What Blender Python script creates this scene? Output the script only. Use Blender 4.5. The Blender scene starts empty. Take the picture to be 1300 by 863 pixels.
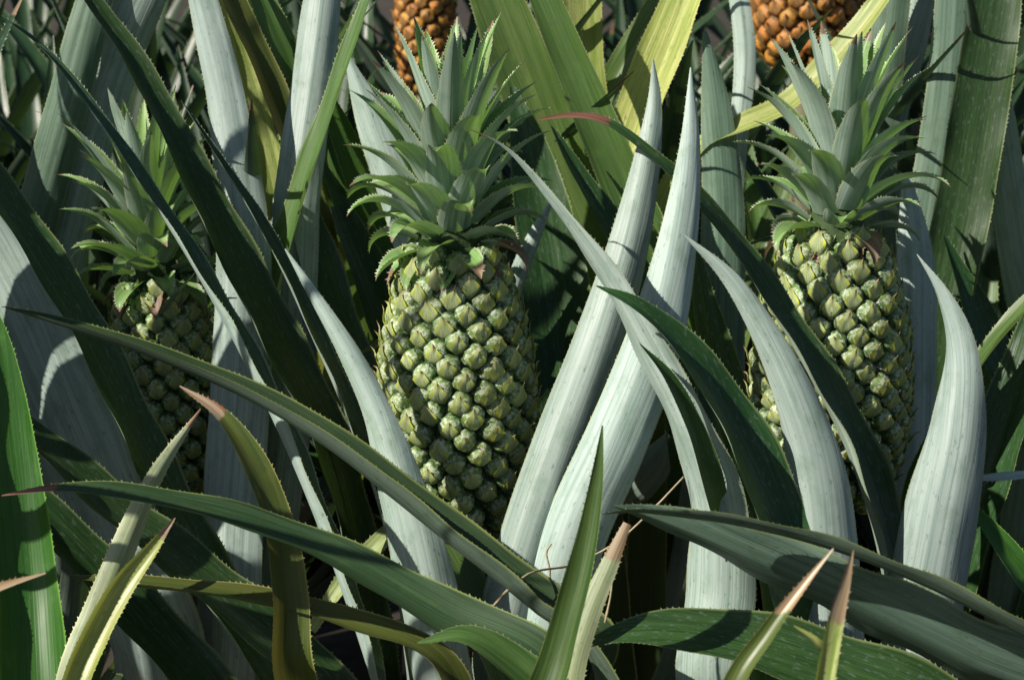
import bpy, math, random
import numpy as np
from mathutils import Vector, Matrix
rnd = random.Random(7)
SC = bpy.context.scene
COL = SC.collection
R = math.radians

# ------------------------------------------------------------------ camera
PITCH, D0, SW = R(15), 2.2, 0.79
AIM = np.array([0.0, 0.0, 0.55])
FWD = np.array([0, math.cos(PITCH), -math.sin(PITCH)])
RIGHT = np.array([1.0, 0, 0])
UP = np.array([0, math.sin(PITCH), math.cos(PITCH)])
CAMP = AIM - FWD * D0
cd = bpy.data.cameras.new('camera')
cd.sensor_width = 36; cd.lens = 36 * D0 / SW
cd.clip_start = 0.05; cd.clip_end = 400
cd.dof.use_dof = True; cd.dof.focus_distance = D0 - 0.06; cd.dof.aperture_fstop = 13
cam = bpy.data.objects.new('camera', cd); COL.objects.link(cam)
cam.location = CAMP; cam.rotation_euler = (math.pi / 2 - PITCH, 0, 0)
SC.camera = cam

# ------------------------------------------------------------------ light
SUN_EL, SUN_SIDE = R(40), R(64)          # sun up on the left, behind the camera
to_sun = Vector((-math.sin(SUN_SIDE) * math.cos(SUN_EL), -math.cos(SUN_SIDE) * math.cos(SUN_EL), math.sin(SUN_EL)))
W = bpy.data.worlds.new('World'); SC.world = W; W.use_nodes = True
nt = W.node_tree
sky = nt.nodes.new('ShaderNodeTexSky'); sky.sky_type = 'NISHITA'; sky.sun_disc = False
sky.sun_elevation = SUN_EL; sky.sun_rotation = math.atan2(to_sun.x, to_sun.y)
nt.links.new(sky.outputs[0], nt.nodes['Background'].inputs[0])
nt.nodes['Background'].inputs[1].default_value = 0.05
sd = bpy.data.lights.new('sun', 'SUN'); sd.energy = 5.0; sd.angle = R(0.5); sd.color = (1, 0.94, 0.82)
sun = bpy.data.objects.new('sun', sd); COL.objects.link(sun)
sun.rotation_euler = to_sun.to_track_quat('Z', 'Y').to_euler(); sun.location = (-3, -3, 5)
SC.view_settings.view_transform = 'Standard'; SC.view_settings.look = 'None'
SC.view_settings.exposure = 0.56; SC.view_settings.gamma = 1
SC.cycles.max_bounces = 6; SC.cycles.transmission_bounces = 4

K = SW / D0 / 1300
def at(px, py, d=0.0):
    z = D0 + d
    return CAMP + FWD * z + RIGHT * ((px - 650) * K * z) + UP * ((431.5 - py) * K * z)
def cdir(h):
    return RIGHT * h[0] + UP * h[1] - FWD * h[2]

# ------------------------------------------------------------------ node helpers
class NT:
    def __init__(s, name):
        s.m = bpy.data.materials.new(name); s.m.use_nodes = True
        s.t = s.m.node_tree; s.t.nodes.clear()
        s.out = s.t.nodes.new('ShaderNodeOutputMaterial')
    def n(s, typ, **kw):
        o = s.t.nodes.new(typ)
        for k, v in kw.items(): setattr(o, k, v)
        return o
    def put(s, sock, v):
        if isinstance(v, bpy.types.NodeSocket): s.t.links.new(v, sock)
        elif v is not None:
            if isinstance(v, (tuple, list)) and len(v) == 3 and sock.type == 'RGBA': v = tuple(v) + (1,)
            sock.default_value = v
    def math(s, op, a, b=0.5, c=None, clamp=False):
        o = s.n('ShaderNodeMath', operation=op, use_clamp=clamp)
        s.put(o.inputs[0], a); s.put(o.inputs[1], b)
        if c is not None: s.put(o.inputs[2], c)
        return o.outputs[0]
    def ramp(s, v, lo, hi, a=0.0, b=1.0):
        o = s.n('ShaderNodeMapRange', interpolation_type='SMOOTHSTEP')
        s.put(o.inputs[0], v); s.put(o.inputs[1], lo); s.put(o.inputs[2], hi); s.put(o.inputs[3], a); s.put(o.inputs[4], b)
        return o.outputs[0]
    def mix(s, f, a, b, mode='MIX'):
        o = s.n('ShaderNodeMix', data_type='RGBA', blend_type=mode)
        s.put(o.inputs[0], f); s.put(o.inputs[6], a); s.put(o.inputs[7], b)
        return o.outputs[2]
    def noise(s, vec, scale=5.0, detail=3.0, rough=0.5):
        o = s.n('ShaderNodeTexNoise'); s.put(o.inputs['Vector'], vec)
        s.put(o.inputs['Scale'], scale); s.put(o.inputs['Detail'], detail); s.put(o.inputs['Roughness'], rough)
        return o.outputs[0]

def leaf_material(name, top, top2, under, under2, trans, margin, t_amt=0.22, gloss=0.4, dry=(0.24, 0.15, 0.085), dry2=(0.38, 0.30, 0.21), spots=0.5, green_base=None):
    s = NT(name)
    uv = s.n('ShaderNodeUVMap', uv_map='UVMap').outputs[0]       # u across 0..1, v along 0..1
    ph = s.n('ShaderNodeUVMap', uv_map='Metres').outputs[0]      # across and along in metres
    info = s.n('ShaderNodeObjectInfo').outputs['Random']
    sep = s.n('ShaderNodeSeparateXYZ'); s.put(sep.inputs[0], uv)
    u, v = sep.outputs[0], sep.outputs[1]
    def stretched(ax, ay):
        m = s.n('ShaderNodeMapping'); s.put(m.inputs[0], ph); m.inputs['Scale'].default_value = (ax, ay, 1)
        off = s.n('ShaderNodeCombineXYZ'); s.put(off.inputs[0], s.math('MULTIPLY', info, 37.0)); s.put(off.inputs[1], s.math('MULTIPLY', info, 91.0))
        s.put(m.inputs['Location'], off.outputs[0])
        return m.outputs[0]
    fine = s.noise(stretched(1100, 12), 1.0, 2.0, 0.6)
    broad = s.noise(stretched(260, 5), 1.0, 3.0, 0.55)
    blot = s.noise(stretched(70, 30), 1.0, 4.0, 0.6)
    speck = s.noise(stretched(420, 130), 1.0, 3.0, 0.6)
    scuff = s.noise(stretched(1200, 500), 1.0, 2.0, 0.7)
    # adaxial (upper) side
    ct = s.mix(s.ramp(broad, 0.3, 0.7), top, top2)
    ct = s.mix(s.math('MULTIPLY', s.ramp(fine, 0.5, 0.72), 0.55), ct, tuple(1.7 * a + 0.006 for a in top2))
    ct = s.mix(s.math('MULTIPLY', s.ramp(blot, 0.55, 0.8), 0.25), ct, trans)
    ct = s.mix(s.math('MULTIPLY', s.ramp(speck, 0.55, 0.68), 0.5), ct, tuple(0.45 * a for a in under2))
    ct = s.mix(s.math('MULTIPLY', s.ramp(scuff, 0.64, 0.72), 0.5), ct, (0.12, 0.11, 0.07))
    if green_base: ct = s.mix(s.ramp(s.math('ADD', v, s.math('MULTIPLY', broad, 0.15)), 0.42, 0.68), green_base, ct)
    # abaxial (under) side: silvery scurf in lines
    cu = s.mix(s.ramp(broad, 0.32, 0.72), under, under2)
    cu = s.mix(s.math('MULTIPLY', s.ramp(fine, 0.5, 0.75), 0.22), cu, tuple(0.5 * a + 0.25 * b for a, b in zip(under2, top2)))
    cu = s.mix(s.math('MULTIPLY', s.ramp(blot, 0.48, 0.72), 0.5), cu, (0.55 * under2[0], 0.66 * under2[1], 0.52 * under2[2]))
    cu = s.mix(s.math('MULTIPLY', s.ramp(s.noise(stretched(600, 4), 1.0, 2.0, 0.5), 0.56, 0.66), 0.4), cu, (0.5 * under2[0], 0.62 * under2[1], 0.48 * under2[2]))
    cu = s.mix(s.math('MULTIPLY', s.ramp(speck, 0.61, 0.69), spots), cu, tuple(0.35 * a for a in under2))
    cu = s.mix(s.math('MULTIPLY', s.ramp(scuff, 0.63, 0.71), spots * 0.8), cu, (0.09, 0.11, 0.075))
    if green_base: cu = s.mix(s.ramp(s.math('ADD', v, s.math('MULTIPLY', broad, 0.15)), 0.42, 0.68), tuple(2 * a for a in green_base), cu)
    back = s.n('ShaderNodeNewGeometry').outputs['Backfacing']
    col = s.mix(back, ct, cu)
    # pale toothed margin
    edge = s.math('ABSOLUTE', s.math('SUBTRACT', u, 0.5))
    col = s.mix(s.math('MULTIPLY', s.ramp(edge, 0.46, 0.495), 0.75), col, margin)
    # brown scuffs and dry tip
    da = s.n('ShaderNodeAttribute', attribute_name='dry').outputs['Fac']
    dn = s.ramp(s.math('ADD', da, s.math('ADD', s.math('MULTIPLY', s.math('SUBTRACT', blot, 0.5), 1.3), s.math('MULTIPLY', s.math('SUBTRACT', fine, 0.5), 0.7))), 0.46, 0.54)
    dn = s.math('MULTIPLY', dn, s.ramp(da, 0.0, 0.1))
    col = s.mix(dn, col, s.mix(s.ramp(broad, 0.35, 0.65), dry, dry2))
    # own tint
    hs = s.n('ShaderNodeHueSaturation'); s.put(hs.inputs['Color'], col)
    s.put(hs.inputs['Hue'], s.ramp(info, 0, 1, 0.488, 0.512)); s.put(hs.inputs['Value'], s.ramp(s.math('FRACT', s.math('MULTIPLY', info, 7.3)), 0, 1, 0.82, 1.15))
    col = hs.outputs[0]
    # relief: parallel veins
    vein = s.noise(stretched(520, 2.5), 1.0, 2.0, 0.5)
    hgt = s.math('ADD', s.math('MULTIPLY', vein, 0.9), s.math('ADD', s.math('MULTIPLY', broad, 1.0), s.math('MULTIPLY', fine, 0.2)))
    bp = s.n('ShaderNodeBump'); s.put(bp.inputs['Strength'], 0.3); s.put(bp.inputs['Distance'], 0.0010); s.put(bp.inputs['Height'], hgt)
    pb = s.n('ShaderNodeBsdfPrincipled'); s.put(pb.inputs['Base Color'], col)
    s.put(pb.inputs['Roughness'], s.math('ADD', s.mixf(back, gloss, 0.48), s.math('MULTIPLY', s.math('SUBTRACT', blot, 0.5), 0.25)))
    s.put(pb.inputs['Specular IOR Level'], s.mixf(back, 0.35, 0.38))
    s.put(pb.inputs['Normal'], bp.outputs[0])
    tr = s.n('ShaderNodeBsdfTranslucent'); s.put(tr.inputs[0], s.mix(dn, s.mix(s.ramp(broad, 0.3, 0.7), trans, tuple(0.75 * a for a in trans)), dry))
    s.put(tr.inputs['Normal'], bp.outputs[0])
    mx = s.n('ShaderNodeMixShader'); s.put(mx.inputs[0], t_amt); s.t.links.new(pb.outputs[0], mx.inputs[1]); s.t.links.new(tr.outputs[0], mx.inputs[2])
    s.t.links.new(mx.outputs[0], s.out.inputs[0])
    return s.m
def _mixf(s, f, a, b):
    o = s.n('ShaderNodeMix', data_type='FLOAT'); s.put(o.inputs[0], f); s.put(o.inputs[2], a); s.put(o.inputs[3], b)
    return o.outputs[0]
NT.mixf = _mixf

SILV, SILV2 = (0.33, 0.40, 0.35), (0.23, 0.30, 0.25)
M = {
 'moss': leaf_material('leaf_moss_green', (0.022, 0.050, 0.010), (0.055, 0.085, 0.018), (0.12, 0.16, 0.06), (0.08, 0.12, 0.04), (0.16, 0.24, 0.03), (0.26, 0.28, 0.08), 0.16, dry=(0.20, 0.07, 0.02)),
 'half_shade': leaf_material('leaf_grey_green_shaded', (0.03, 0.06, 0.03), (0.05, 0.09, 0.045), (0.155, 0.235, 0.175), (0.09, 0.155, 0.11), (0.10, 0.18, 0.05), (0.25, 0.29, 0.15), 0.12),  # silvery underside greyed down: half shade put into the colour
 'deep': leaf_material('leaf_dark_green_shaded', (0.012, 0.032, 0.012), (0.022, 0.050, 0.020), (0.10, 0.14, 0.11), (0.06, 0.10, 0.07), (0.08, 0.16, 0.03), (0.13, 0.17, 0.07), 0.10, dry=(0.12, 0.05, 0.03), dry2=(0.2, 0.13, 0.09)),  # copy of the dark green, underside darkened to paint in background shade
 'blue_shade': leaf_material('leaf_blue_green_shaded', (0.019, 0.045, 0.015), (0.034, 0.068, 0.027), (0.125, 0.17, 0.135), (0.080, 0.12, 0.092), (0.08, 0.16, 0.03), (0.22, 0.27, 0.08), 0.10, dry=(0.16, 0.06, 0.035), dry2=(0.2, 0.12, 0.09)),  # underside colour darkened to carry the shade below the arching leaves
 'green': leaf_material('leaf_dark_green', (0.014, 0.042, 0.010), (0.026, 0.066, 0.018), SILV, SILV2, (0.08, 0.16, 0.03), (0.17, 0.21, 0.08), 0.10, dry=(0.12, 0.05, 0.03), dry2=(0.2, 0.12, 0.09)),
 'silver': leaf_material('leaf_silvery', (0.022, 0.050, 0.024), (0.04, 0.08, 0.038), (0.39, 0.475, 0.44), (0.26, 0.345, 0.31), (0.14, 0.22, 0.06), (0.30, 0.33, 0.20), 0.10),
 'mid': leaf_material('leaf_mid_green', (0.05, 0.11, 0.022), (0.10, 0.165, 0.045), (0.26, 0.33, 0.24), (0.18, 0.25, 0.16), (0.22, 0.36, 0.06), (0.28, 0.32, 0.14), 0.24),
 'bright': leaf_material('leaf_fresh_green', (0.022, 0.072, 0.010), (0.04, 0.11, 0.016), (0.22, 0.30, 0.17), (0.15, 0.24, 0.10), (0.18, 0.38, 0.03), (0.17, 0.30, 0.05), 0.25),
 'yellow': leaf_material('leaf_yellowing', (0.20, 0.28, 0.05), (0.44, 0.46, 0.17), (0.42, 0.45, 0.22), (0.33, 0.38, 0.16), (0.48, 0.52, 0.08), (0.45, 0.45, 0.16), 0.25, green_base=(0.03, 0.06, 0.02)),
 'olive': leaf_material('leaf_olive', (0.042, 0.075, 0.014), (0.085, 0.105, 0.022), (0.22, 0.24, 0.12), (0.16, 0.18, 0.08), (0.26, 0.24, 0.05), (0.36, 0.34, 0.12), 0.18, dry=(0.22, 0.09, 0.03)),
 'pale': leaf_material('leaf_pale_yellow_silver', (0.27, 0.34, 0.11), (0.36, 0.41, 0.18), (0.41, 0.45, 0.31), (0.30, 0.35, 0.18), (0.35, 0.36, 0.08), (0.50, 0.46, 0.26), 0.2, dry=(0.27, 0.16, 0.09), dry2=(0.40, 0.31, 0.21)),
 'crown': leaf_material('crown_leaf_grey_green', (0.15, 0.28, 0.08), (0.25, 0.38, 0.15), (0.40, 0.49, 0.44), (0.20, 0.29, 0.24), (0.30, 0.56, 0.06), (0.56, 0.57, 0.40), 0.2, dry=(0.21, 0.13, 0.08), dry2=(0.30, 0.22, 0.16), spots=0.25),
}

def simple_material(name, c1, c2, scale=60, rough=0.8, bump=0.3):
    s = NT(name)
    co = s.n('ShaderNodeTexCoord').outputs['Object']
    nz = s.noise(co, scale, 5, 0.6)
    pb = s.n('ShaderNodeBsdfPrincipled'); s.put(pb.inputs['Base Color'], s.mix(s.ramp(nz, 0.3, 0.7), c1, c2)); s.put(pb.inputs['Roughness'], rough)
    bp = s.n('ShaderNodeBump'); s.put(bp.inputs['Strength'], bump); s.put(bp.inputs['Distance'], 0.01); s.put(bp.inputs['Height'], nz)
    s.put(pb.inputs['Normal'], bp.outputs[0]); s.t.links.new(pb.outputs[0], s.out.inputs[0])
    return s.m
def fruit_material(name, groove, body, bloom, warm, scale=1.0, bloom_amt=0.75, rough=0.5):
    """UV: x = distance from the middle of the eye (0..1), y = 0 bottom .. 1 top"""
    s = NT(name)
    co = s.n('ShaderNodeTexCoord').outputs['Object']
    info = s.n('ShaderNodeObjectInfo').outputs['Random']
    off = s.n('ShaderNodeVectorMath', operation='ADD'); s.put(off.inputs[0], co)
    cx = s.n('ShaderNodeCombineXYZ'); s.put(cx.inputs[0], s.math('MULTIPLY', info, 50.0)); s.put(off.inputs[1], cx.outputs[0])
    p = off.outputs[0]
    sep = s.n('ShaderNodeSeparateXYZ'); s.put(sep.inputs[0], s.n('ShaderNodeUVMap', uv_map='UVMap').outputs[0])
    r = sep.outputs[0]
    n1 = s.noise(p, 3.2, 5, 0.62); n2 = s.noise(p, 6.5, 5, 0.6); n3 = s.noise(p, 22, 3, 0.6)
    c = s.mix(s.ramp(s.math('ADD', r, s.math('MULTIPLY', s.math('SUBTRACT', n1, 0.5), 0.6)), 0.62, 0.98), body, groove)
    c = s.mix(s.math('MULTIPLY', s.ramp(s.math('SUBTRACT', n2, s.math('MULTIPLY', r, 0.22)), 0.28, 0.48), bloom_amt), c, bloom)
    c = s.mix(s.math('MULTIPLY', s.ramp(s.math('SUBTRACT', n3, s.math('MULTIPLY', r, 0.12)), 0.46, 0.56), 0.6), c, warm)
    c = s.mix(s.math('MULTIPLY', s.ramp(n1, 0.6, 0.75), 0.4), c, groove)
    hs = s.n('ShaderNodeHueSaturation'); s.put(hs.inputs['Color'], c)
    s.put(hs.inputs['Value'], s.ramp(info, 0, 1, 0.8, 1.15)); s.put(hs.inputs['Hue'], s.ramp(s.math('FRACT', s.math('MULTIPLY', info, 5.7)), 0, 1, 0.485, 0.51))
    bp = s.n('ShaderNodeBump'); s.put(bp.inputs['Strength'], 0.5); s.put(bp.inputs['Distance'], 0.0015); s.put(bp.inputs['Height'], s.math('ADD', n2, s.math('MULTIPLY', n3, 0.4)))
    pb = s.n('ShaderNodeBsdfPrincipled'); s.put(pb.inputs['Base Color'], hs.outputs[0]); s.put(pb.inputs['Roughness'], rough)
    s.put(pb.inputs['Specular IOR Level'], 0.4); s.put(pb.inputs['Normal'], bp.outputs[0])
    s.t.links.new(pb.outputs[0], s.out.inputs[0])
    return s.m
def bract_material(name, mid, edge, tip, streak):
    s = NT(name)
    sep = s.n('ShaderNodeSeparateXYZ'); s.put(sep.inputs[0], s.n('ShaderNodeUVMap', uv_map='UVMap').outputs[0])
    a, b = sep.outputs[0], sep.outputs[1]
    info = s.n('ShaderNodeObjectInfo').outputs['Random']
    cx = s.n('ShaderNodeCombineXYZ'); s.put(cx.inputs[0], s.math('MULTIPLY', a, 9.0)); s.put(cx.inputs[1], s.math('MULTIPLY', b, 1.5)); s.put(cx.inputs[2], s.math('MULTIPLY', info, 60.0))
    n1 = s.noise(cx.outputs[0], 1.6, 4, 0.6)
    e = s.math('ABSOLUTE', s.math('SUBTRACT', a, 0.5))
    c = s.mix(s.ramp(n1, 0.35, 0.65), mid, streak)
    c = s.mix(s.math('MULTIPLY', s.ramp(s.math('ADD', e, s.math('MULTIPLY', s.math('SUBTRACT', n1, 0.5), 0.5)), 0.34, 0.50), s.ramp(b, 0.0, 0.7, 1.0, 0.45)), c, edge)
    c = s.mix(s.ramp(b, 0.6, 0.85), c, tip)
    hs = s.n('ShaderNodeHueSaturation'); s.put(hs.inputs['Color'], c); s.put(hs.inputs['Value'], s.ramp(info, 0, 1, 0.8, 1.15))
    pb = s.n('ShaderNodeBsdfPrincipled'); s.put(pb.inputs['Base Color'], hs.outputs[0]); s.put(pb.inputs['Roughness'], 0.6); s.put(pb.inputs['Specular IOR Level'], 0.3)
    tr = s.n('ShaderNodeBsdfTranslucent'); s.put(tr.inputs[0], edge)
    mx = s.n('ShaderNodeMixShader'); s.put(mx.inputs[0], 0.2); s.t.links.new(pb.outputs[0], mx.inputs[1]); s.t.links.new(tr.outputs[0], mx.inputs[2])
    s.t.links.new(mx.outputs[0], s.out.inputs[0])
    return s.m
M['eye'] = fruit_material('fruitlet_green', (0.03, 0.075, 0.010), (0.12, 0.21, 0.045), (0.50, 0.55, 0.43), (0.22, 0.17, 0.10))
M['bract'] = bract_material('bract_green', (0.43, 0.48, 0.28), (0.58, 0.60, 0.045), (0.42, 0.32, 0.17), (0.25, 0.33, 0.11))
M['eye_ripe'] = fruit_material('fruitlet_ripe_orange', (0.09, 0.045, 0.012), (0.44, 0.19, 0.025), (0.46, 0.27, 0.07), (0.14, 0.06, 0.02), bloom_amt=0.35)
M['bract_ripe'] = bract_material('bract_ripe', (0.36, 0.22, 0.10), (0.50, 0.26, 0.05), (0.25, 0.16, 0.10), (0.28, 0.12, 0.03))
M['core'] = simple_material('fruit_core_green', (0.02, 0.045, 0.010), (0.03, 0.06, 0.012), 80)
M['core_ripe'] = simple_material('fruit_core_ripe', (0.12, 0.05, 0.012), (0.16, 0.07, 0.02), 80)
M['stem'] = simple_material('plant_stem_brown', (0.09, 0.08, 0.04), (0.14, 0.13, 0.07), 60)
M['soil'] = simple_material('soil_dark', (0.016, 0.012, 0.008), (0.035, 0.026, 0.018), 14, 0.95, 0.8)
M['straw'] = simple_material('dry_straw', (0.27, 0.21, 0.13), (0.38, 0.31, 0.20), 90, 0.7)
M['litter'] = simple_material('dead_leaf_brown', (0.11, 0.07, 0.045), (0.22, 0.16, 0.10), 40, 0.85)

# ------------------------------------------------------------------ object helpers
def link(name, me, parent=None, mat=None):
    o = bpy.data.objects.new(name, me); COL.objects.link(o)
    if parent is not None: o.parent = parent
    if mat is not None and not me.materials: me.materials.append(mat)
    return o
def thing(name, label, cat, loc=(0, 0, 0), group=None):
    o = bpy.data.objects.new(name, None); COL.objects.link(o); o.empty_display_size = 0.05
    o.location = loc; o['label'] = label; o['category'] = cat
    if group: o['group'] = group
    return o
def spline(P, n):
    """centripetal Catmull-Rom through rows of P, n+1 samples evenly by length of the first 3 columns"""
    P = np.asarray(P, float)
    A = np.vstack([2 * P[0] - P[1], P, 2 * P[-1] - P[-2]])
    seg = []
    for i in range(1, len(A) - 2):
        p0, p1, p2, p3 = A[i - 1], A[i], A[i + 1], A[i + 2]
        t = [0.0]
        for a, b in ((p0, p1), (p1, p2), (p2, p3)): t.append(t[-1] + max(1e-5, np.linalg.norm((b - a)[:3])) ** 0.5)
        for u in np.linspace(t[1], t[2], 24, endpoint=(i == len(A) - 3)):
            a1 = (t[1] - u) / (t[1] - t[0]) * p0 + (u - t[0]) / (t[1] - t[0]) * p1
            a2 = (t[2] - u) / (t[2] - t[1]) * p1 + (u - t[1]) / (t[2] - t[1]) * p2
            a3 = (t[3] - u) / (t[3] - t[2]) * p2 + (u - t[2]) / (t[3] - t[2]) * p3
            b1 = (t[2] - u) / (t[2] - t[0]) * a1 + (u - t[0]) / (t[2] - t[0]) * a2
            b2 = (t[3] - u) / (t[3] - t[1]) * a2 + (u - t[1]) / (t[3] - t[1]) * a3
            seg.append((t[2] - u) / (t[2] - t[1]) * b1 + (u - t[1]) / (t[2] - t[1]) * b2)
    seg = np.array(seg)
    L = np.concatenate([[0], np.cumsum(np.linalg.norm(np.diff(seg[:, :3], axis=0), axis=1))])
    s = np.linspace(0, L[-1], n + 1)
    return np.column_stack([np.interp(s, L, seg[:, k]) for k in range(seg.shape[1])]), L[-1]

def leaf_mesh(name, rows, nseg, nac=10, fold=90, tooth=0.0045, th=0.0018, dry=0.0, wob=1.0, seed=0, keel=0.25):
    """rows: x y z width hx hy hz - a channelled ribbon with toothed margins; h = side the upper face looks to"""
    rg = random.Random(seed)
    S, L = spline(rows, nseg)
    P, w, H = S[:, :3], np.maximum(S[:, 3], 0.0006), S[:, 4:7]
    T = np.gradient(P, axis=0); T /= np.linalg.norm(T, axis=1)[:, None]
    N = H - (H * T).sum(1)[:, None] * T; N /= np.linalg.norm(N, axis=1)[:, None] + 1e-9
    Wd = np.cross(T, N)
    v = np.linspace(0, 1, nseg + 1)
    ph = [rg.uniform(0, 6.28) for _ in range(6)]
    fo = np.radians(fold) * (1 + 0.12 * np.sin(v * 7 + ph[0])) * (0.75 + 0.25 * np.sin(np.pi * np.clip(v * 1.05, 0, 1)))
    fo = np.clip(fo, 0.15, 5.0)
    rad = w / (2 * np.sin(np.minimum(fo / 2, math.pi / 2)))
    tw = wob * (0.10 * np.sin(v * 5.1 + ph[1]) + 0.05 * np.sin(v * 11 + ph[2]))
    N, Wd = N * np.cos(tw)[:, None] + Wd * np.sin(tw)[:, None], Wd * np.cos(tw)[:, None] - N * np.sin(tw)[:, None]
    ss = np.linspace(-1, 1, nac + 1)
    verts = []; 
    def pos(i, s):
        a = fo[i] / 2 * s
        k = keel * w[i] * 0.12 * (abs(s) - 0.5)
        k += w[i] * 0.008 * (math.cos(s * 6.0 + ph[4]) + 0.4 * math.cos(s * 15 + ph[5]))
        e = wob * 0.04 * w[i] * abs(s) ** 3 * math.sin(v[i] * L * 75 + ph[3] + (2.0 if s > 0 else 0))
        return P[i] + Wd[i] * (rad[i] * math.sin(a)) + N[i] * (rad[i] * (1 - math.cos(a)) - rad[i] * (1 - math.cos(fo[i] / 2)) * 0.5 + k + e)
    for i in range(nseg + 1):
        for s in ss: verts.append(pos(i, s))
    n1 = nac + 1
    faces = []; uvs = []; phs = []
    def uvp(j, i): return (j / nac, v[i])
    for i in range(nseg):
        for j in range(nac):
            q = [i * n1 + j, i * n1 + j + 1, (i + 1) * n1 + j + 1, (i + 1) * n1 + j]
            faces.append(q)
            for (jj, ii) in ((j, i), (j + 1, i), (j + 1, i + 1), (j, i + 1)):
                uvs.append(uvp(jj, ii)); phs.append(((jj / nac - 0.5) * w[ii], v[ii] * L))
    dryv = [0.0] * len(verts)
    if dry > 0:
        for i in range(nseg + 1):
            d = max(0.0, min(1.0, (v[i] - (1 - dry)) / (0.35 * dry) )) 
            for j in range(n1): dryv[i * n1 + j] = d
    # marginal spines
    if tooth > 0:
        nt_ = int(L / tooth)
        for side in (0, nac):
            sg = -1 if side == 0 else 1
            for k in range(nt_):
                f = (k + rg.uniform(0.3, 0.7)) / nt_ * nseg
                i = min(int(f), nseg - 1); g = f - i
                e0 = np.array(verts[i * n1 + side]); e1 = np.array(verts[(i + 1) * n1 + side])
                inn = np.array(verts[i * n1 + side - sg])
                c = e0 + (e1 - e0) * g
                wl = w[i] + (w[i + 1] - w[i]) * g
                hh = th * rg.uniform(0.4, 1.35) * min(1, wl / 0.006)
                if rg.random() < 0.07: continue
                o = e0 - inn; o /= np.linalg.norm(o) + 1e-9
                b = len(verts)
                verts += [c - T[i] * hh * 0.75 - o * hh * 0.25, c + T[i] * hh * 0.55 - o * hh * 0.25, c + o * hh + T[i] * hh * 0.8]
                dd = dryv[i * n1]; dryv += [dd] * 3
                faces.append([b, b + 2, b + 1] if sg < 0 else [b, b + 1, b + 2])
                if sg < 0: faces[-1] = [b, b + 1, b + 2][::-1]
                for _ in range(3): uvs.append((0.0 if sg < 0 else 1.0, v[i])); phs.append((sg * 0.5 * wl, v[i] * L))
    me = bpy.data.meshes.new(name)
    me.from_pydata([tuple(p) for p in verts], [], faces)
    l1 = me.uv_layers.new(name='UVMap'); l1.data.foreach_set('uv', np.array(uvs, 'f').ravel())
    l2 = me.uv_layers.new(name='Metres'); l2.data.foreach_set('uv', np.array(phs, 'f').ravel())
    at_ = me.attributes.new('dry', 'FLOAT', 'POINT'); at_.data.foreach_set('value', np.array(dryv, 'f'))
    me.polygons.foreach_set('use_smooth', [True] * len(faces))
    me.update()
    return me

# ------------------------------------------------------------------ ground
def ground():
    n = 60
    xs = np.concatenate([np.linspace(-120, -4, 10), np.linspace(-3.5, 3.5, n), np.linspace(4, 120, 10)])
    ys = np.concatenate([np.linspace(-60, -3.5, 8), np.linspace(-3, 5, n), np.linspace(6, 260, 14)])
    vs = [(x, y, 0.02 * math.sin(x * 9.1) * math.sin(y * 7.3) + 0.012 * rnd.uniform(-1, 1) - 0.02) for y in ys for x in xs]
    m = len(xs)
    fs = [(j * m + i, j * m + i + 1, (j + 1) * m + i + 1, (j + 1) * m + i) for j in range(len(ys) - 1) for i in range(m - 1)]
    me = bpy.data.meshes.new('soil'); me.from_pydata(vs, [], fs)
    me.polygons.foreach_set('use_smooth', [True] * len(fs))
    o = link('soil', me, None, M['soil']); o['kind'] = 'structure'
ground()

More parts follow.
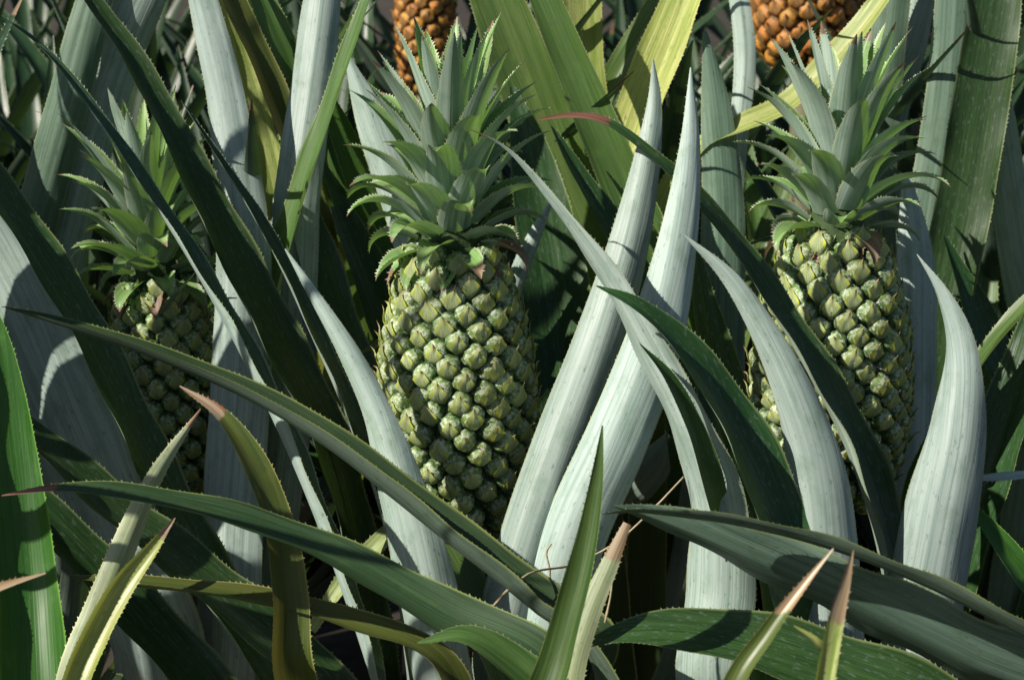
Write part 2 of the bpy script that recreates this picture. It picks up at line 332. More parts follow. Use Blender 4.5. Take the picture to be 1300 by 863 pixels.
# ------------------------------------------------------------------ fruit
def eye_mesh(name, mats, seed, flat=1.0, R0=0.53):
    rg = random.Random(seed)
    nr, na = 7, 18
    vs = []; fs = []; uv = []; mi = []
    ph = rg.uniform(-0.2, 0.2); jx = [rg.uniform(-0.05, 0.05) for _ in range(na)]
    def dome(x, y):
        r = min(1.0, math.hypot(x, y) / R0)
        a = math.atan2(y, x) + ph
        z = 0.40 * flat * (1 - r ** 3.4) ** 0.55
        z += 0.13 * (1 - r) ** 1.5                               # beak in the middle
        z -= 0.085 * flat * math.exp(-((math.sin(1.5 * (a - math.pi / 2) + math.pi / 2)) / 0.16) ** 2) * r * (1 - r) * 3.2   # seams of three sepals
        return z
    for i in range(nr + 1):
        r = (i / nr) ** 0.85
        for k in range(na):
            a = 2 * math.pi * k / na
            rr = R0 * r * (1 + 0.085 * math.cos(6 * a + math.pi) * r + jx[k] * r)
            x, y = rr * math.cos(a), rr * math.sin(a)
            z = dome(x, y) if i < nr else -0.16
            vs.append((x, y, z))
    for i in range(nr):
        for k in range(na):
            k2 = (k + 1) % na
            q = (i * na + k, (i + 1) * na + k, (i + 1) * na + k2, i * na + k2)
            if i == 0: q = q[:3] if False else q
            fs.append(q); mi.append(0)
            for (ii, kk) in ((i, k), (i + 1, k), (i + 1, k2), (i, k2)):
                uv.append(((ii / nr) ** 0.85, 0.5 + 0.5 * math.sin(2 * math.pi * kk / na)))
    # bract: shell over the lower half ending in an upturned spine
    nb, nw = 11, 6
    b0 = len(vs)
    lean = rg.uniform(-0.22, 0.22); lng = rg.uniform(0.5, 1.4); lift = rg.uniform(0.6, 1.3)
    for i in range(nb + 1):
        b = i / nb
        yc = -(R0 + 0.02) + (R0 + 0.13) * min(1, b / 0.75)
        hw = 0.76 * R0 * (1 - min(1, b / 0.84)) ** 0.95 * (0.88 + 0.5 * min(b, 0.3)) + 0.020 * (1 - b) + 0.002
        if b < 0.05: hw *= 0.9
        for j in range(nw + 1):
            s = -1 + 2 * j / nw
            x = hw * s + lean * max(0, b - 0.5)
            y = yc + 0.34 * abs(s) ** 2 * (1 - b) 
            z = dome(x, min(y, 0.3)) if math.hypot(x, y) < R0 else 0.0
            z = max(z, 0.02) + 0.026 + 0.12 * abs(s) ** 3 * (1 - b)
            if b > 0.55:
                t = (b - 0.55) / 0.45
                z = z + 0.24 * lift * t ** 1.2 - 0.01; y = y + 0.26 * lng * t ** 1.6
            if i == 0: z -= 0.10
            vs.append((x, y, z))
    for i in range(nb):
        for j in range(nw):
            q = (b0 + i * (nw + 1) + j, b0 + i * (nw + 1) + j + 1, b0 + (i + 1) * (nw + 1) + j + 1, b0 + (i + 1) * (nw + 1) + j)
            fs.append(q); mi.append(1)
            for (jj, ii) in ((j, i), (j + 1, i), (j + 1, i + 1), (j, i + 1)): uv.append((jj / nw, ii / nb))
    me = bpy.data.meshes.new(name); me.from_pydata(vs, [], fs)
    me.uv_layers.new(name='UVMap').data.foreach_set('uv', np.array(uv, 'f').ravel())
    for m in mats: me.materials.append(m)
    me.polygons.foreach_set('material_index', mi)
    me.polygons.foreach_set('use_smooth', [True] * len(fs)); me.update()
    return me
EYES = {'green': [[eye_mesh('fruitlet', (M['eye'], M['bract']), 10 * f + k, (0.55, 0.74, 0.95)[f], (0.55, 0.525, 0.495)[f]) for k in range(8)] for f in range(3)],
        'ripe': [[eye_mesh('fruitlet', (M['eye_ripe'], M['bract_ripe']), 50 + k, 0.6) for k in range(3)]] * 3}
GOLD = math.pi * (3 - math.sqrt(5))
PROF = [(0, 0.45), (0.05, 0.62), (0.15, 0.84), (0.3, 0.97), (0.45, 1.0), (0.6, 0.97), (0.75, 0.87), (0.87, 0.75), (0.95, 0.64), (1.0, 0.5)]
def prof(t):
    xs, ys = zip(*PROF); return float(np.interp(t, xs, ys))
def axis_frame(p0, p1):
    z = (Vector(p1) - Vector(p0)).normalized(); x = Vector((1, 0, 0)); x = (x - x.dot(z) * z).normalized(); y = z.cross(x)
    return Matrix((x, y, z)).transposed()

def fruit(plant, p0, p1, rad, n, kind, phase=0.0, seed=0, skip_back=True):
    """fruit body with every fruitlet its own sub-part; p0 bottom, p1 top (world)"""
    rg = random.Random(seed)
    p0, p1 = Vector(p0), Vector(p1); Ht = (p1 - p0).length; A = axis_frame(p0, p1)
    nseg, na = 24, 32; vs = []; fs = []
    for i in range(nseg + 1):
        t = i / nseg
        for k in range(na):
            a = 2 * math.pi * k / na
            vs.append((rad * prof(t) * 0.90 * math.cos(a), rad * prof(t) * 0.90 * math.sin(a), Ht * t))
    for i in range(nseg):
        for k in range(na): fs.append((i * na + k, i * na + (k + 1) % na, (i + 1) * na + (k + 1) % na, (i + 1) * na + k))
    fs.append(tuple(range(na))[::-1]); fs.append(tuple(nseg * na + k for k in range(na)))
    me = bpy.data.meshes.new('fruit'); me.from_pydata(vs, [], fs); me.polygons.foreach_set('use_smooth', [True] * len(fs))
    body = link('fruit', me, plant, M['core' if kind == 'green' else 'core_ripe'])
    body.matrix_local = Matrix.Translation(p0 - Vector(plant.location)) @ A.to_4x4()
    tt = np.linspace(0.0, 1.0, 400); ar = np.cumsum([prof(t) for t in tt]); ar = ar / ar[-1]
    area = 2 * math.pi * rad * Ht * np.mean([prof(t) for t in tt]) / n
    size = math.sqrt(area) * 1.13
    for k in range(n):
        t = float(np.interp((k + 0.5) / n, ar, tt)); a = phase + GOLD * k
        r = rad * prof(t); dr = rad * (prof(min(1, t + 0.03)) - prof(max(0, t - 0.03))) / (Ht * (min(1, t + 0.03) - max(0, t - 0.03)))
        out = Vector((math.cos(a), math.sin(a), -dr * 0.8)).normalized()
        tan = Vector((-math.sin(a), math.cos(a), 0)); up = out.cross(tan)
        lv = 2 if t < 0.4 else (1 if t < 0.75 else 0)
        if lv != 1 or rg.random() < 0.3: lv = max(0, min(2, lv + rg.choice((0, 0, 1, -1))))
        o = link('fruitlet', rg.choice(EYES[kind][lv]), body)
        sz = size * rg.uniform(0.95, 1.07)
        tilt = Matrix.Rotation(rg.uniform(-0.13, 0.13), 3, 'Z') @ Matrix.Rotation(rg.uniform(-0.1, 0.1), 3, 'X')
        a += rg.uniform(-0.035, 0.035)
        rot = (Matrix((tan, up, out)).transposed() @ tilt).to_4x4()
        o.matrix_local = Matrix.Translation((r * 0.92 * math.cos(a), r * 0.92 * math.sin(a), Ht * t)) @ rot @ Matrix.Diagonal((sz, sz * 1.0, sz * rg.uniform(0.9, 1.1), 1))
    return body

def crown(plant, p, axis, scale, n, phase, seed, height=1.0, mat='crown'):
    rg = random.Random(seed)
    p = Vector(p); A = axis_frame(p, p + Vector(axis))
    nseg, na = 8, 14; vs = []; fs = []
    for i in range(nseg + 1):
        t = i / nseg
        for k in range(na):
            a = 2 * math.pi * k / na; r = scale * (0.026 * (1 - t) + 0.006 * t)
            vs.append((r * math.cos(a), r * math.sin(a), scale * height * (0.105 * t - 0.006)))
    for i in range(nseg):
        for k in range(na): fs.append((i * na + k, i * na + (k + 1) % na, (i + 1) * na + (k + 1) % na, (i + 1) * na + k))
    me = bpy.data.meshes.new('crown'); me.from_pydata(vs, [], fs)
    cr = link('crown', me, plant, M['core']); cr.matrix_local = Matrix.Translation(p - Vector(plant.location)) @ A.to_4x4()
    for k in range(-9, n):
        t = max(0.0, k / (n - 1)); az = phase + GOLD * k + rg.uniform(-0.1, 0.1)
        z0 = height * (0.002 + 0.078 * t ** 1.05); r0 = 0.024 * (1 - t) ** 0.9 + 0.003
        ln = float(np.interp(t, [0, 0.12, 0.3, 0.55, 0.8, 1], [0.032, 0.046, 0.071, 0.092, 0.108, 0.095])) * rg.uniform(0.88, 1.14)
        wd = float(np.interp(t, [0, 0.12, 0.35, 0.6, 1], [0.019, 0.023, 0.028, 0.027, 0.022])) * rg.uniform(0.92, 1.08)
        e0 = R(float(np.interp(t, [0, 0.1, 0.25, 0.5, 0.75, 1], [-38, 12, 42, 58, 67, 80]))) + rg.uniform(-0.14, 0.14)
        cu = R(float(np.interp(t, [0, 0.1, 0.25, 0.5, 0.75, 1], [40, 88, 82, 58, 20, 5]))) * rg.uniform(0.65, 1.3)
        rows = []; pr, pz = r0, z0; m = 9
        side = rg.uniform(-0.12, 0.12)
        for i in range(m + 1):
            s = i / m; e = e0 - cu * s ** 1.9
            if i: pr += math.cos(e) * ln / m; pz += math.sin(e) * ln / m
            ww = wd * float(np.interp(s, [0, 0.2, 0.45, 0.7, 0.88, 1], [0.9, 1.0, 0.90, 0.60, 0.28, 0.03]))
            nr_, nz_ = -math.sin(e), math.cos(e)
            a2 = az + side * s * s
            rows.append((pr * math.cos(a2) * scale, pr * math.sin(a2) * scale, pz * scale, ww * scale, nr_ * math.cos(a2), nr_ * math.sin(a2), nz_))
        me = leaf_mesh('crown_leaf', rows, 16, 6, fold=105 - 40 * t, tooth=0.0023 * scale, th=0.0015 * scale, dry=(rg.choice((0.1, 0.5, 0.9)) if t < 0.09 else (rg.uniform(0.02, 0.1))), wob=0.5, seed=seed * 100 + k)
        link('crown_leaf', me, cr, M[mat])
    return cr

def tube(me_pts, radii, na=8):
    vs = []; fs = []
    P = np.array(me_pts, float); T = np.gradient(P, axis=0); T /= np.linalg.norm(T, axis=1)[:, None]
    for i in range(len(P)):
        x = np.cross(T[i], (0.3, 0.9, 0.31)); x /= np.linalg.norm(x); y = np.cross(T[i], x)
        for k in range(na):
            a = 2 * math.pi * k / na; vs.append(tuple(P[i] + radii[i] * (x * math.cos(a) + y * math.sin(a))))
    for i in range(len(P) - 1):
        for k in range(na): fs.append((i * na + k, i * na + (k + 1) % na, (i + 1) * na + (k + 1) % na, (i + 1) * na + k))
    fs.append(tuple(range(na))[::-1]); fs.append(tuple((len(P) - 1) * na + k for k in range(na)))
    return vs, fs
def stem(plant, top, r0=0.03, r1=0.014, name='stem'):
    b = np.array(plant.location); t = np.array(top); n = 8
    pts = [(1 - s) * b + s * t for s in np.linspace(0, 1, n)]
    pts = [p - b for p in pts]
    vs, fs = tube(pts, list(np.linspace(r0, r1, n)), 10)
    me = bpy.data.meshes.new(name); me.from_pydata(vs, [], fs); me.polygons.foreach_set('use_smooth', [True] * len(fs))
    return link(name, me, plant, M['stem'])

# ------------------------------------------------------------------ plants
def base_at(px, d):
    p = at(px, 800, d); return (p[0], p[1], 0.0)
PL = {}
def plant(key, px, d, label, group='pineapple plants of the field'):
    PL[key] = thing('pineapple_plant', label, 'pineapple plant', base_at(px, d), group); return PL[key]
plant('A', 600, 0.05, 'pineapple plant bearing the large sunlit green pineapple in the middle of the picture')
plant('B', 1062, 0.08, 'pineapple plant bearing the green pineapple on the right, behind crossing silver leaves')
plant('C', 235, 0.16, 'pineapple plant bearing the shaded, half hidden green pineapple on the left')
plant('D', 545, 0.80, 'pineapple plant bearing the ripe orange pineapple behind the crown of the middle pineapple')
plant('E', 1022, 0.62, 'pineapple plant bearing the ripe orange pineapple behind the crown of the right pineapple')
plant('K', 735, -0.24, 'fruitless pineapple plant in front whose long dark leaves sweep left across the middle pineapple')
plant('H', 1420, -0.22, 'fruitless pineapple plant at bottom right with broad arching leaves crossing in front of silver ones')
plant('Q', 40, -0.40, 'young pineapple plant at bottom left with fresh green leaf and pale yellow pointed leaves')
plant('J', 990, -0.52, 'small pineapple plant at the bottom edge showing two blurred yellow and pink dry leaf tips')
plant('P', 60, 0.34, 'fruitless pineapple plant at upper left with tall striped grey green leaves')
plant('S', 810, 0.38, 'fruitless pineapple plant behind the two upright silver spears, with bright yellowing leaves')
plant('T', 1220, 0.36, 'fruitless pineapple plant at upper right with tall dark and sun-patched upright leaves')

LN = [0]
def leaf(pk, pts, hint, fold=80, mat='silver', dry=0.0, tooth=0.0040, th=0.0012, attach=True, label=None, hint2=None, wob=1.0, basew=None):
    """pts: (px, py, depth, width px) from base to tip, read off the photograph; attached to the plant's stem"""
    LN[0] += 1
    pl = PL[pk]; b = np.array(pl.location)
    h0, h1 = cdir(hint), cdir(hint2 or hint)
    rows = []
    n = len(pts)
    for i, (x, y, d, w) in enumerate(pts):
        f = i / (n - 1); p = at(x, y, d); h = h0 * (1 - f) + h1 * f
        rows.append([*(p - b), w * K * (D0 + d), *h])
    if attach:
        q = np.array(rows[0][:3]); 
        tgt = np.array([0, 0, 0.10]) + 0.03 * np.array([q[0], q[1], 0]) / (np.linalg.norm(q[:2]) + 1e-6)
        if q[2] > 0.16:
            rows.insert(0, [*(tgt * 0.55 + q * 0.45 + np.array([0, 0, -0.02])), max(rows[0][3] * 0.95, 0.035), *h0])
            rows.insert(0, [*tgt, 0.05, *h0])
    L = sum(np.linalg.norm(np.array(rows[i + 1][:3]) - np.array(rows[i][:3])) for i in range(len(rows) - 1))
    me = leaf_mesh('leaf', rows, int(max(24, min(110, L / 0.007))), 18, fold, tooth, th, dry, wob, seed=1000 + LN[0])
    o = link('leaf', me, pl, M[mat])
    if label: o['label'] = label
    return o

def rosette(pk, n, seed, lmin=0.5, lmax=0.8, mats=('deep', 'deep', 'mid', 'green'), el=(35, 80), az=None, z0=0.10, bends=(5, 45)):
    rg = random.Random(seed); pl = PL[pk]
    for k in range(n):
        a = GOLD * k + rg.uniform(-0.25, 0.25) if az is None else R(rg.uniform(*az))
        e = R(rg.uniform(*el)); ln = rg.uniform(lmin, lmax); wd = rg.uniform(0.034, 0.05); bend = R(rg.uniform(*bends)); m = 10
        rows = []; pr, pz = 0.02, z0
        for i in range(m + 1):
            s = i / m; ee = e - bend * s ** 1.8
            if i: pr += math.cos(ee) * ln / m; pz += math.sin(ee) * ln / m
            rows.append([pr * math.cos(a), pr * math.sin(a), pz, wd * float(np.interp(s, [0, 0.3, 0.6, 0.85, 1], [1, 1, 0.8, 0.4, 0.03])), -math.sin(ee) * math.cos(a), -math.sin(ee) * math.sin(a), math.cos(ee)])
        me = leaf_mesh('leaf', rows, 44, 8, rg.uniform(60, 110), 0.006, 0.0014, rg.choice((0, 0, 0.02, 0.04)), 1.0, seed=seed * 1000 + k)
        link('leaf', me, pl, M[rg.choice(mats)])

# --- fruits
def fruit_on(pk, b, t, rpx, n, kind, phase, seed, crown_args=None):
    pl = PL[pk]; p0, p1 = at(*b), at(*t); d = b[2]
    ax = (p1 - p0) / np.linalg.norm(p1 - p0)
    stem(pl, p0 + ax * 0.02)
    fruit(pl, p0, p1, rpx * K * (D0 + d), n, kind, phase, seed)
    if crown_args: crown(pl, p1 - ax * 0.006, ax, *crown_args)
fruit_on('A', (588, 676, 0.03), (573, 312, 0.0), 98, 235, 'green', 0.4, 3, (1.03, 62, 0.3, 5, 1.0))
fruit_on('B', (1049, 640, 0.06), (1062, 296, 0.05), 100, 235, 'green', 1.3, 4, (0.98, 54, 1.9, 6, 1.0))
fruit_on('C', (228, 640, 0.16), (196, 352, 0.12), 73, 190, 'green', 2.2, 5, (0.88, 54, 0.9, 7, 1.05))
fruit_on('D', (541, 128, 0.82), (538, -90, 0.80), 36, 140, 'ripe', 0.2, 8, (0.9, 40, 0.9, 17, 1.0))
fruit_on('E', (1022, 92, 0.64), (1026, -150, 0.62), 72, 180, 'ripe', 0.7, 9, (0.9, 40, 0.2, 18, 1.0))

# --- leaves in front, left
UND, TOPF = (0.0, 0.0, -1), (0, 0.1, 1)
leaf('Q', [(36, 900, -.2, 104), (26, 720, -.165, 86), (10, 560, -.15, 66), (-4, 440, -.145, 38), (-16, 375, -.14, 6)], (0.35, 0.1, 1), 130, 'bright', label='fresh bright green leaf')
leaf('Q', [(-60, 780, -.42, 26), (-10, 750, -.42, 20), (58, 727, -.41, 3)], (0, 1, .6), 90, 'pale', dry=1.05, attach=False, label='dry brown pointed leaf tip')
leaf('K', [(690, 850, -.24, 84), (560, 778, -.22, 74), (430, 706, -.21, 56), (300, 656, -.215, 50), (160, 626, -.225, 40), (70, 620, -.23, 22), (2, 629, -.23, 2)], (0.15, 1, 0.62), 95, 'blue_shade', dry=.06)
leaf('K', [(560, 840, -.17, 56), (440, 787, -.16, 46), (350, 762, -.15, 40), (230, 744, -.15, 32), (150, 737, -.15, 24), (88, 732, -.15, 8)], (0.1, 1, 0.45), 80, 'olive', label='olive yellow leaf')
leaf('Q', [(90, 880, -.2, 46), (125, 780, -.19, 42), (160, 690, -.18, 34), (200, 600, -.175, 22), (255, 519, -.17, 2)], (-.5, .1, -.9), 95, 'pale', label='pale silvery yellow pointed leaf', dry=.04)
leaf('Q', [(90, 890, -.27, 36), (120, 808, -.26, 34), (155, 745, -.255, 30), (190, 700, -.25, 18), (222, 657, -.25, 2)], (.3, .25, 1), 130, 'yellow', label='folded pale yellow green leaf tip', dry=.04)
leaf('A', [(372, 860, -.16, 56), (368, 760, -.165, 48), (352, 660, -.165, 40), (322, 585, -.165, 34), (280, 525, -.16, 18), (228, 490, -.155, 2)], (.35, .2, .9), 100, 'olive', dry=.08, label='olive green leaf with reddish toothed edge')
leaf('K', [(760, 822, -.19, 104), (690, 764, -.17, 100), (620, 709, -.16, 92), (560, 663, -.15, 86), (500, 616, -.145, 80), (425, 560, -.14, 72), (330, 504, -.13, 62), (208, 452, -.125, 52), (110, 419, -.125, 44), (45, 400, -.12, 26), (2, 389, -.12, 2)], (.2, .95, .1), 120, 'blue_shade', wob=.25, label='long dark leaf sweeping to the left across the pineapple')
leaf('A', [(552, 830, -.07, 84), (530, 710, -.085, 76), (507, 620, -.085, 62), (480, 530, -.08, 40), (442, 448, -.075, 28), (400, 378, -.07, 16), (362, 316, -.065, 2)], (.25, .1, -1), 125, 'silver')
leaf('A', [(470, 830, -.03, 66), (425, 700, -.045, 58), (380, 585, -.05, 60), (330, 478, -.05, 62), (258, 348, -.045, 48), (186, 236, -.04, 34), (108, 124, -.035, 22), (52, 58, -.03, 12), (2, 20, -.03, 2)], (.82, .3, .1), 105, 'silver', hint2=(.8, .3, .42), label='long pointed leaf with lit silver edge, dark above')
leaf('A', [(420, 570, .03, 74), (348, 425, .03, 80), (280, 292, .035, 68), (226, 182, .04, 50), (166, 70, .05, 36), (112, -8, .055, 26), (70, -85, .06, 14)], (.75, .25, .62), 95, 'green')
leaf('A', [(500, 690, -.01, 48), (454, 548, -.01, 44), (405, 432, -.005, 38), (345, 307, 0, 28), (285, 210, .01, 17), (230, 128, .02, 2)], (.85, .25, .32), 100, 'silver')
leaf('A', [(350, 850, .0, 90), (262, 730, -.01, 84), (190, 585, -.015, 74), (112, 425, -.02, 70), (30, 290, -.02, 66), (-40, 190, -.02, 45), (-90, 130, -.02, 10)], (.75, .3, .6), 95, 'green')
leaf('C', [(190, 800, .03, 130), (130, 660, .03, 135), (66, 510, .03, 130), (5, 375, .035, 110), (-60, 260, .04, 80), (-110, 170, .05, 20)], (.2, .15, -1), 60, 'silver')
leaf('K', [(420, 880, -.09, 84), (270, 745, -.085, 90), (140, 640, -.08, 80), (50, 560, -.08, 60), (-40, 490, -.08, 25)], (.55, .6, .45), 80, 'green')
leaf('K', [(330, 960, -.1, 90), (230, 840, -.1, 90), (120, 720, -.1, 80), (20, 620, -.1, 60), (-60, 540, -.1, 20)], (.3, .7, .5), 80, 'green')
leaf('C', [(286, 800, .05, 84), (296, 620, .055, 80), (306, 460, .06, 76), (308, 300, .065, 68), (287, 130, .075, 50), (257, 0, .085, 38), (230, -110, .1, 16)], (.1, .1, -1), 70, 'silver')
leaf('P', [(0, 500, .24, 62), (40, 300, .22, 58), (85, 130, .2, 54), (122, -10, .19, 46), (160, -130, .18, 20)], (.1, 0, -1), 80, 'half_shade')
leaf('P', [(60, 470, .25, 60), (92, 270, .23, 58), (140, 90, .22, 66), (185, -20, .2, 62), (240, -140, .19, 20)], (-.15, 0, -1), 75, 'silver')
leaf('C', [(362, 520, .1, 66), (368, 400, .1, 66), (374, 260, .1, 62), (394, 110, .11, 54), (408, 0, .12, 48), (420, -120, .13, 15)], (.15, .1, -1), 125, 'silver')
leaf('C', [(330, 480, .08, 56), (352, 340, .075, 54), (382, 240, .07, 48), (420, 130, .065, 42), (458, 20, .06, 30), (490, -70, .06, 10)], (-.7, .2, .55), 95, 'mid')
leaf('D', [(420, 330, .15, 40), (372, 180, .14, 40), (330, 75, .14, 38), (290, -10, .14, 34), (250, -90, .14, 10)], (.5, .4, .6), 90, 'olive')
leaf('D', [(420, 260, .17, 52), (375, 110, .17, 50), (338, 20, .17, 44), (300, -60, .17, 14)], (.4, .2, .8), 80, 'mid')
leaf('D', [(370, 330, .16, 46), (330, 170, .155, 42), (300, 60, .155, 36), (278, -30, .155, 24)], (.3, .2, .8), 70, 'yellow')
leaf('D', [(520, 460, .2, 66), (462, 290, .18, 62), (425, 180, .17, 56), (392, 100, .17, 30), (370, 50, .17, 4)], (.3, .3, .8), 70, 'bright')
leaf('D', [(565, 460, .13, 56), (512, 270, .125, 50), (470, 150, .12, 40), (440, 70, .12, 6)], (.2, 0, -1), 70, 'silver')
leaf('A', [(520, 700, .08, 70), (470, 540, .09, 74), (420, 400, .1, 74), (390, 290, .11, 56), (370, 220, .12, 6)], (.6, .3, .7), 80, 'green')
leaf('A', [(570, 600, .12, 70), (520, 470, .13, 74), (470, 350, .14, 64), (430, 260, .15, 30)], (.4, .3, .8), 80, 'green')
# --- middle and right
leaf('A', [(640, 810, -.04, 76), (668, 695, -.045, 74), (714, 562, -.045, 74), (757, 445, -.045, 67), (796, 318, -.04, 53), (822, 200, -.035, 34), (831, 125, -.03, 17), (829, 76, -.03, 2)], (.1, .1, -1), 125, 'silver', label='tall silver leaf standing right of the pineapple, shorter of two')
leaf('A', [(690, 830, -.04, 82), (728, 680, -.06, 84), (780, 562, -.075, 82), (828, 440, -.08, 74), (860, 310, -.08, 51), (876, 190, -.08, 28), (877, 86, -.08, 2)], (.05, .1, -1), 125, 'silver', label='tall silver leaf standing right of its neighbour')
leaf('B', [(900, 870, -.1, 98), (910, 740, -.1, 94), (906, 640, -.105, 82), (874, 545, -.11, 64), (826, 450, -.11, 54), (770, 350, -.11, 42), (700, 255, -.11, 25), (640, 187, -.11, 12), (592, 162, -.11, 2)], (.3, .2, -.9), 100, 'silver', hint2=(.7, .6, -.1), dry=.03)
leaf('B', [(1020, 800, -.13, 94), (985, 650, -.135, 90), (930, 530, -.14, 80), (868, 440, -.145, 54), (808, 386, -.15, 26), (757, 363, -.15, 2)], (.45, .5, .75), 90, 'green')
leaf('B', [(905, 620, -.125, 40), (882, 545, -.13, 34), (848, 478, -.135, 20), (812, 436, -.135, 2)], (.5, .5, .6), 90, 'green')
leaf('B', [(1052, 860, -.11, 88), (1048, 700, -.12, 82), (1038, 605, -.12, 74), (1012, 512, -.12, 54), (970, 422, -.115, 36), (925, 352, -.11, 21), (868, 298, -.105, 2)], (.25, .1, -1), 125, 'silver')
leaf('B', [(1150, 850, -.03, 100), (1120, 660, -.035, 90), (1075, 540, -.035, 78), (1013, 430, -.035, 60), (950, 332, -.035, 44), (890, 255, -.05, 32), (838, 205, -.056, 24), (768, 154, -.05, 15), (722, 147, -.045, 9), (683, 152, -.045, 2)], (.7, .42, .6), 95, 'green', dry=.085, label='long dark leaf with withered red brown tip')
leaf('B', [(1160, 880, -.08, 100), (1175, 750, -.09, 98), (1195, 640, -.095, 94), (1214, 540, -.095, 72), (1217, 440, -.09, 44), (1195, 372, -.085, 20), (1164, 323, -.08, 2)], (.2, .05, -1), 125, 'silver', hint2=(.7, .4, -.6), label='curved broad silver leaf with pointed tip')
leaf('H', [(1430, 870, -.27, 70), (1300, 797, -.265, 76), (1180, 738, -.26, 64), (1060, 692, -.255, 54), (950, 664, -.25, 46), (860, 652, -.25, 32), (800, 648, -.25, 18), (763, 653, -.25, 2)], (.15, 1, -.05), 110, 'blue_shade', label='arching dark green leaf with yellow toothed rim')
leaf('H', [(1380, 910, -.2, 140), (1230, 830, -.2, 134), (1090, 762, -.2, 118), (970, 710, -.2, 96), (880, 672, -.2, 66), (815, 650, -.2, 30), (778, 642, -.2, 3)], (.15, .75, -.7), 70, 'half_shade')
leaf('H', [(1220, 930, -.24, 110), (1060, 850, -.24, 100), (940, 812, -.24, 86), (840, 800, -.24, 58), (780, 806, -.24, 30), (735, 822, -.24, 3)], (.1, .75, .75), 80, 'green')
leaf('J', [(925, 890, -.46, 34), (976, 802, -.46, 23), (1020, 743, -.46, 12), (1058, 696, -.46, 2)], (-.5, .3, .8), 110, 'olive', dry=.13, label='blurred leaf tip, yellow green with pink brown side', attach=True)
leaf('J', [(1042, 900, -.48, 27), (1053, 830, -.48, 24), (1064, 775, -.48, 19), (1075, 735, -.48, 11), (1083, 698, -.48, 2)], (0, .2, 1), 100, 'yellow', dry=.12, label='blurred yellow leaf with withered grey pink tip')
leaf('J', [(1060, 845, -.47, 14), (1035, 812, -.47, 9), (1008, 794, -.47, 2)], (0, .6, .8), 90, 'yellow', attach=False)
leaf('K', [(684, 920, -.3, 54), (709, 830, -.3, 46), (738, 720, -.3, 34), (756, 625, -.3, 20), (765, 540, -.3, 2)], (-.35, .2, .9), 120, 'moss', label='upright yellow green leaf folded in a sharp V')
leaf('K', [(725, 860, -.25, 34), (745, 785, -.25, 30), (772, 720, -.25, 24), (796, 664, -.25, 10)], (.4, .2, -.9), 70, 'pale', dry=.08, label='short pale leaf with reddish edge')
leaf('A', [(650, 880, -.04, 54), (606, 772, -.04, 54), (580, 715, -.035, 46), (565, 690, -.03, 22)], (.2, .5, .8), 70, 'mid', wob=.4)
leaf('K', [(720, 920, -.3, 70), (650, 840, -.3, 56), (590, 806, -.3, 30), (530, 816, -.3, 3)], (0, .8, .6), 80, 'mid')
leaf('A', [(395, 800, -.0, 14), (437, 737, 0, 26), (478, 692, 0, 28), (520, 650, .01, 20)], (-.3, .3, .8), 80, 'pale', attach=False)
# --- background right of the crown
leaf('S', [(750, 360, .24, 62), (796, 180, .22, 60), (850, 40, .2, 58), (895, -70, .19, 40), (930, -150, .19, 10)], (-.3, .1, .9), 55, 'yellow', label='sunlit yellow green leaf')
leaf('D', [(860, 420, .17, 62), (785, 220, .16, 56), (722, 70, .16, 46), (680, -30, .16, 34), (640, -120, .16, 8)], (-.4, .3, .85), 80, 'mid')
leaf('D', [(800, 460, .22, 84), (722, 240, .2, 86), (650, 50, .19, 76), (606, -60, .19, 50), (570, -150, .19, 10)], (-.4, .3, .85), 55, 'mid')
leaf('S', [(765, 240, .34, 44), (745, 90, .32, 46), (738, -40, .31, 44), (730, -150, .3, 10)], (0, 0, 1), 60, 'yellow')
leaf('S', [(745, 190, .36, 30), (790, 80, .35, 34), (840, 0, .35, 30), (880, -60, .35, 10)], (-.3, .3, .8), 60, 'mid')
leaf('A', [(735, 700, .12, 92), (722, 500, .13, 98), (700, 330, .14, 84), (672, 190, .15, 50), (650, 110, .16, 6)], (-.1, .2, 1), 60, 'green')
leaf('S', [(620, 480, .11, 26), (650, 370, .11, 24), (678, 300, .1, 18), (702, 252, .1, 3)], (.1, 0, -1), 90, 'silver', attach=False)
leaf('D', [(860, 520, .1, 60), (800, 330, .11, 50), (740, 230, .12, 36), (700, 160, .13, 4)], (.5, .4, .7), 90, 'green')
leaf('S', [(830, 300, .24, 50), (888, 186, .21, 36), (942, 158, .2, 36), (1000, 130, .2, 40), (1060, 72, .2, 42), (1112, 8, .2, 34), (1160, -70, .21, 6)], (-.1, .85, .55), 60, 'yellow', hint2=(-.4, .6, .7))
leaf('S', [(912, 650, .2, 58), (916, 420, .2, 60), (918, 260, .2, 54), (908, 130, .2, 36), (895, 40, .2, 5)], (.1, 0, -1), 70, 'half_shade')
leaf('B', [(985, 680, .1, 70), (925, 500, .1, 58), (893, 380, .1, 32), (880, 290, .1, 3)], (.3, .3, .8), 80, 'green')
leaf('S', [(935, 190, .3, 26), (945, 60, .3, 28), (930, -40, .3, 22), (915, -100, .3, 4)], (.3, 0, -1), 90, 'silver')
leaf('T', [(1140, 520, .24, 60), (1172, 310, .23, 56), (1203, 120, .22, 56), (1217, -60, .21, 44), (1225, -170, .2, 8)], (.1, 0, -1), 60, 'half_shade')
leaf('T', [(1190, 460, .22, 70), (1228, 240, .21, 72), (1262, 30, .2, 66), (1285, -90, .2, 30)], (-.2, .1, .95), 60, 'green')
leaf('T', [(1320, 470, .26, 62), (1292, 300, .24, 56), (1272, 160, .23, 44), (1262, 40, .23, 6)], (-.2, 0, -1), 60, 'mid')
leaf('T', [(1112, 280, .28, 50), (1122, 110, .27, 46), (1138, -40, .26, 40), (1150, -140, .26, 6)], (.1, 0, -1), 60, 'half_shade')
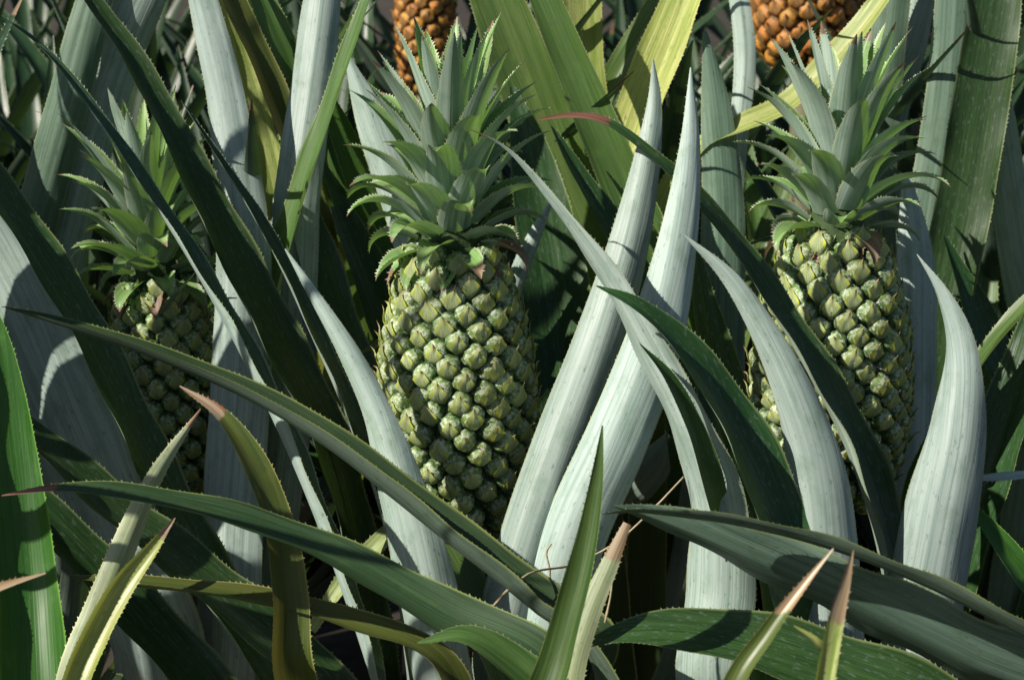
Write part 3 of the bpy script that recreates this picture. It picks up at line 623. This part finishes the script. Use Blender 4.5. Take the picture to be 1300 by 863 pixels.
leaf('T', [(1125, 190, .3, 42), (1158, 50, .29, 40), (1185, -50, .29, 24)], (.1, 0, -1), 60, 'silver')
leaf('B', [(1160, 620, .06, 48), (1238, 465, .05, 46), (1300, 390, .05, 42), (1380, 310, .05, 8)], (-.3, .75, .2), 100, 'mid')
leaf('B', [(1205, 760, .06, 80), (1262, 580, .07, 76), (1310, 440, .08, 62), (1345, 330, .09, 10)], (-.5, .3, .6), 80, 'green')
leaf('H', [(1420, 596, -.06, 34), (1310, 600, -.06, 28), (1243, 606, -.06, 12)], (0, -1, -.4), 80, 'silver', attach=False)
leaf('H', [(1370, 850, -.02, 46), (1295, 722, -.01, 42), (1232, 642, .0, 18)], (.2, .6, .6), 80, 'bright')
leaf('T', [(1160, 640, .16, 54), (1162, 470, .15, 54), (1162, 330, .15, 48), (1150, 220, .15, 10)], (.15, 0, -1), 60, 'silver')
leaf('T', [(1340, 640, .2, 70), (1250, 420, .2, 50), (1200, 300, .2, 6)], (.3, .4, .7), 80, 'green')

# --- rest of the field behind, and an added shading plant at left
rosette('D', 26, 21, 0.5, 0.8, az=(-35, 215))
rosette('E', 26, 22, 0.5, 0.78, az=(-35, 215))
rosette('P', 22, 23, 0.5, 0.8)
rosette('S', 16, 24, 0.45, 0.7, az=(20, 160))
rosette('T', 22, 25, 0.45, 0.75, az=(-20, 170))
plant('V', -255, -0.01, 'unseen tall pineapple plant added beyond the left edge to shade the left side')  # out of view, added to throw dappled shade over the left leaves
rosette('V', 22, 71, 0.7, 1.0, ('green', 'silver'), (66, 88), (60, 300))
rosette('V', 10, 72, 0.7, 0.98, ('green', 'silver'), (84, 89), (-60, 60), bends=(0, 8))
rosette('V', 3, 75, 0.95, 1.15, ('green', 'silver'), (80, 89), bends=(0, 8))
i = 0
for (px, d) in ((60, 0.8), (330, 0.66), (790, 0.85), (1290, 0.8), (-140, 1.2), (190, 1.25), (450, 1.1), (680, 1.3), (920, 1.15), (1150, 1.2), (1420, 1.25), (60, 1.8), (420, 1.8), (800, 1.8), (1180, 1.8)):
    i += 1
    k = 'Z%d' % i
    plant(k, px, d, 'dense fruitless pineapple plant deep in shade behind the fruiting plants', 'far pineapple plants closing the background')
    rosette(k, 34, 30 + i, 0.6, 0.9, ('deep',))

# --- dry stalks
def stalk(pts, r, label):
    P, L = spline([[*at(*p)] for p in pts], 20)
    b = P[0].copy()
    vs, fs = tube(P - b, [r * (1.25 if j % 7 == 3 else 1) * (1 - 0.4 * j / 20) for j in range(21)], 6)
    me = bpy.data.meshes.new('dry_stalk'); me.from_pydata(vs, [], fs); me.polygons.foreach_set('use_smooth', [True] * len(fs))
    o = link('dry_stalk', me, None, M['straw']); o.location = b; o['label'] = label; o['category'] = 'dry stalk'; o['group'] = 'dry stalks among the leaves'
stalk([(600, 800, -.17), (660, 735, -.17), (730, 715, -.1), (780, 690, -.1), (830, 645, -.1), (868, 605, -.1)], .0011, 'straw coloured dry stalk slanting up across the bases of the two silver leaves')
stalk([(696, 760, -.1), (698, 725, -.1), (694, 700, -.1), (700, 690, -.1)], .0011, 'short knotted dry stalk hanging from the slanting one')
stalk([(768, 790, -.17), (776, 750, -.17), (778, 705, -.17)], .0009, 'thin upright dry stalk right of the folded upright leaf')
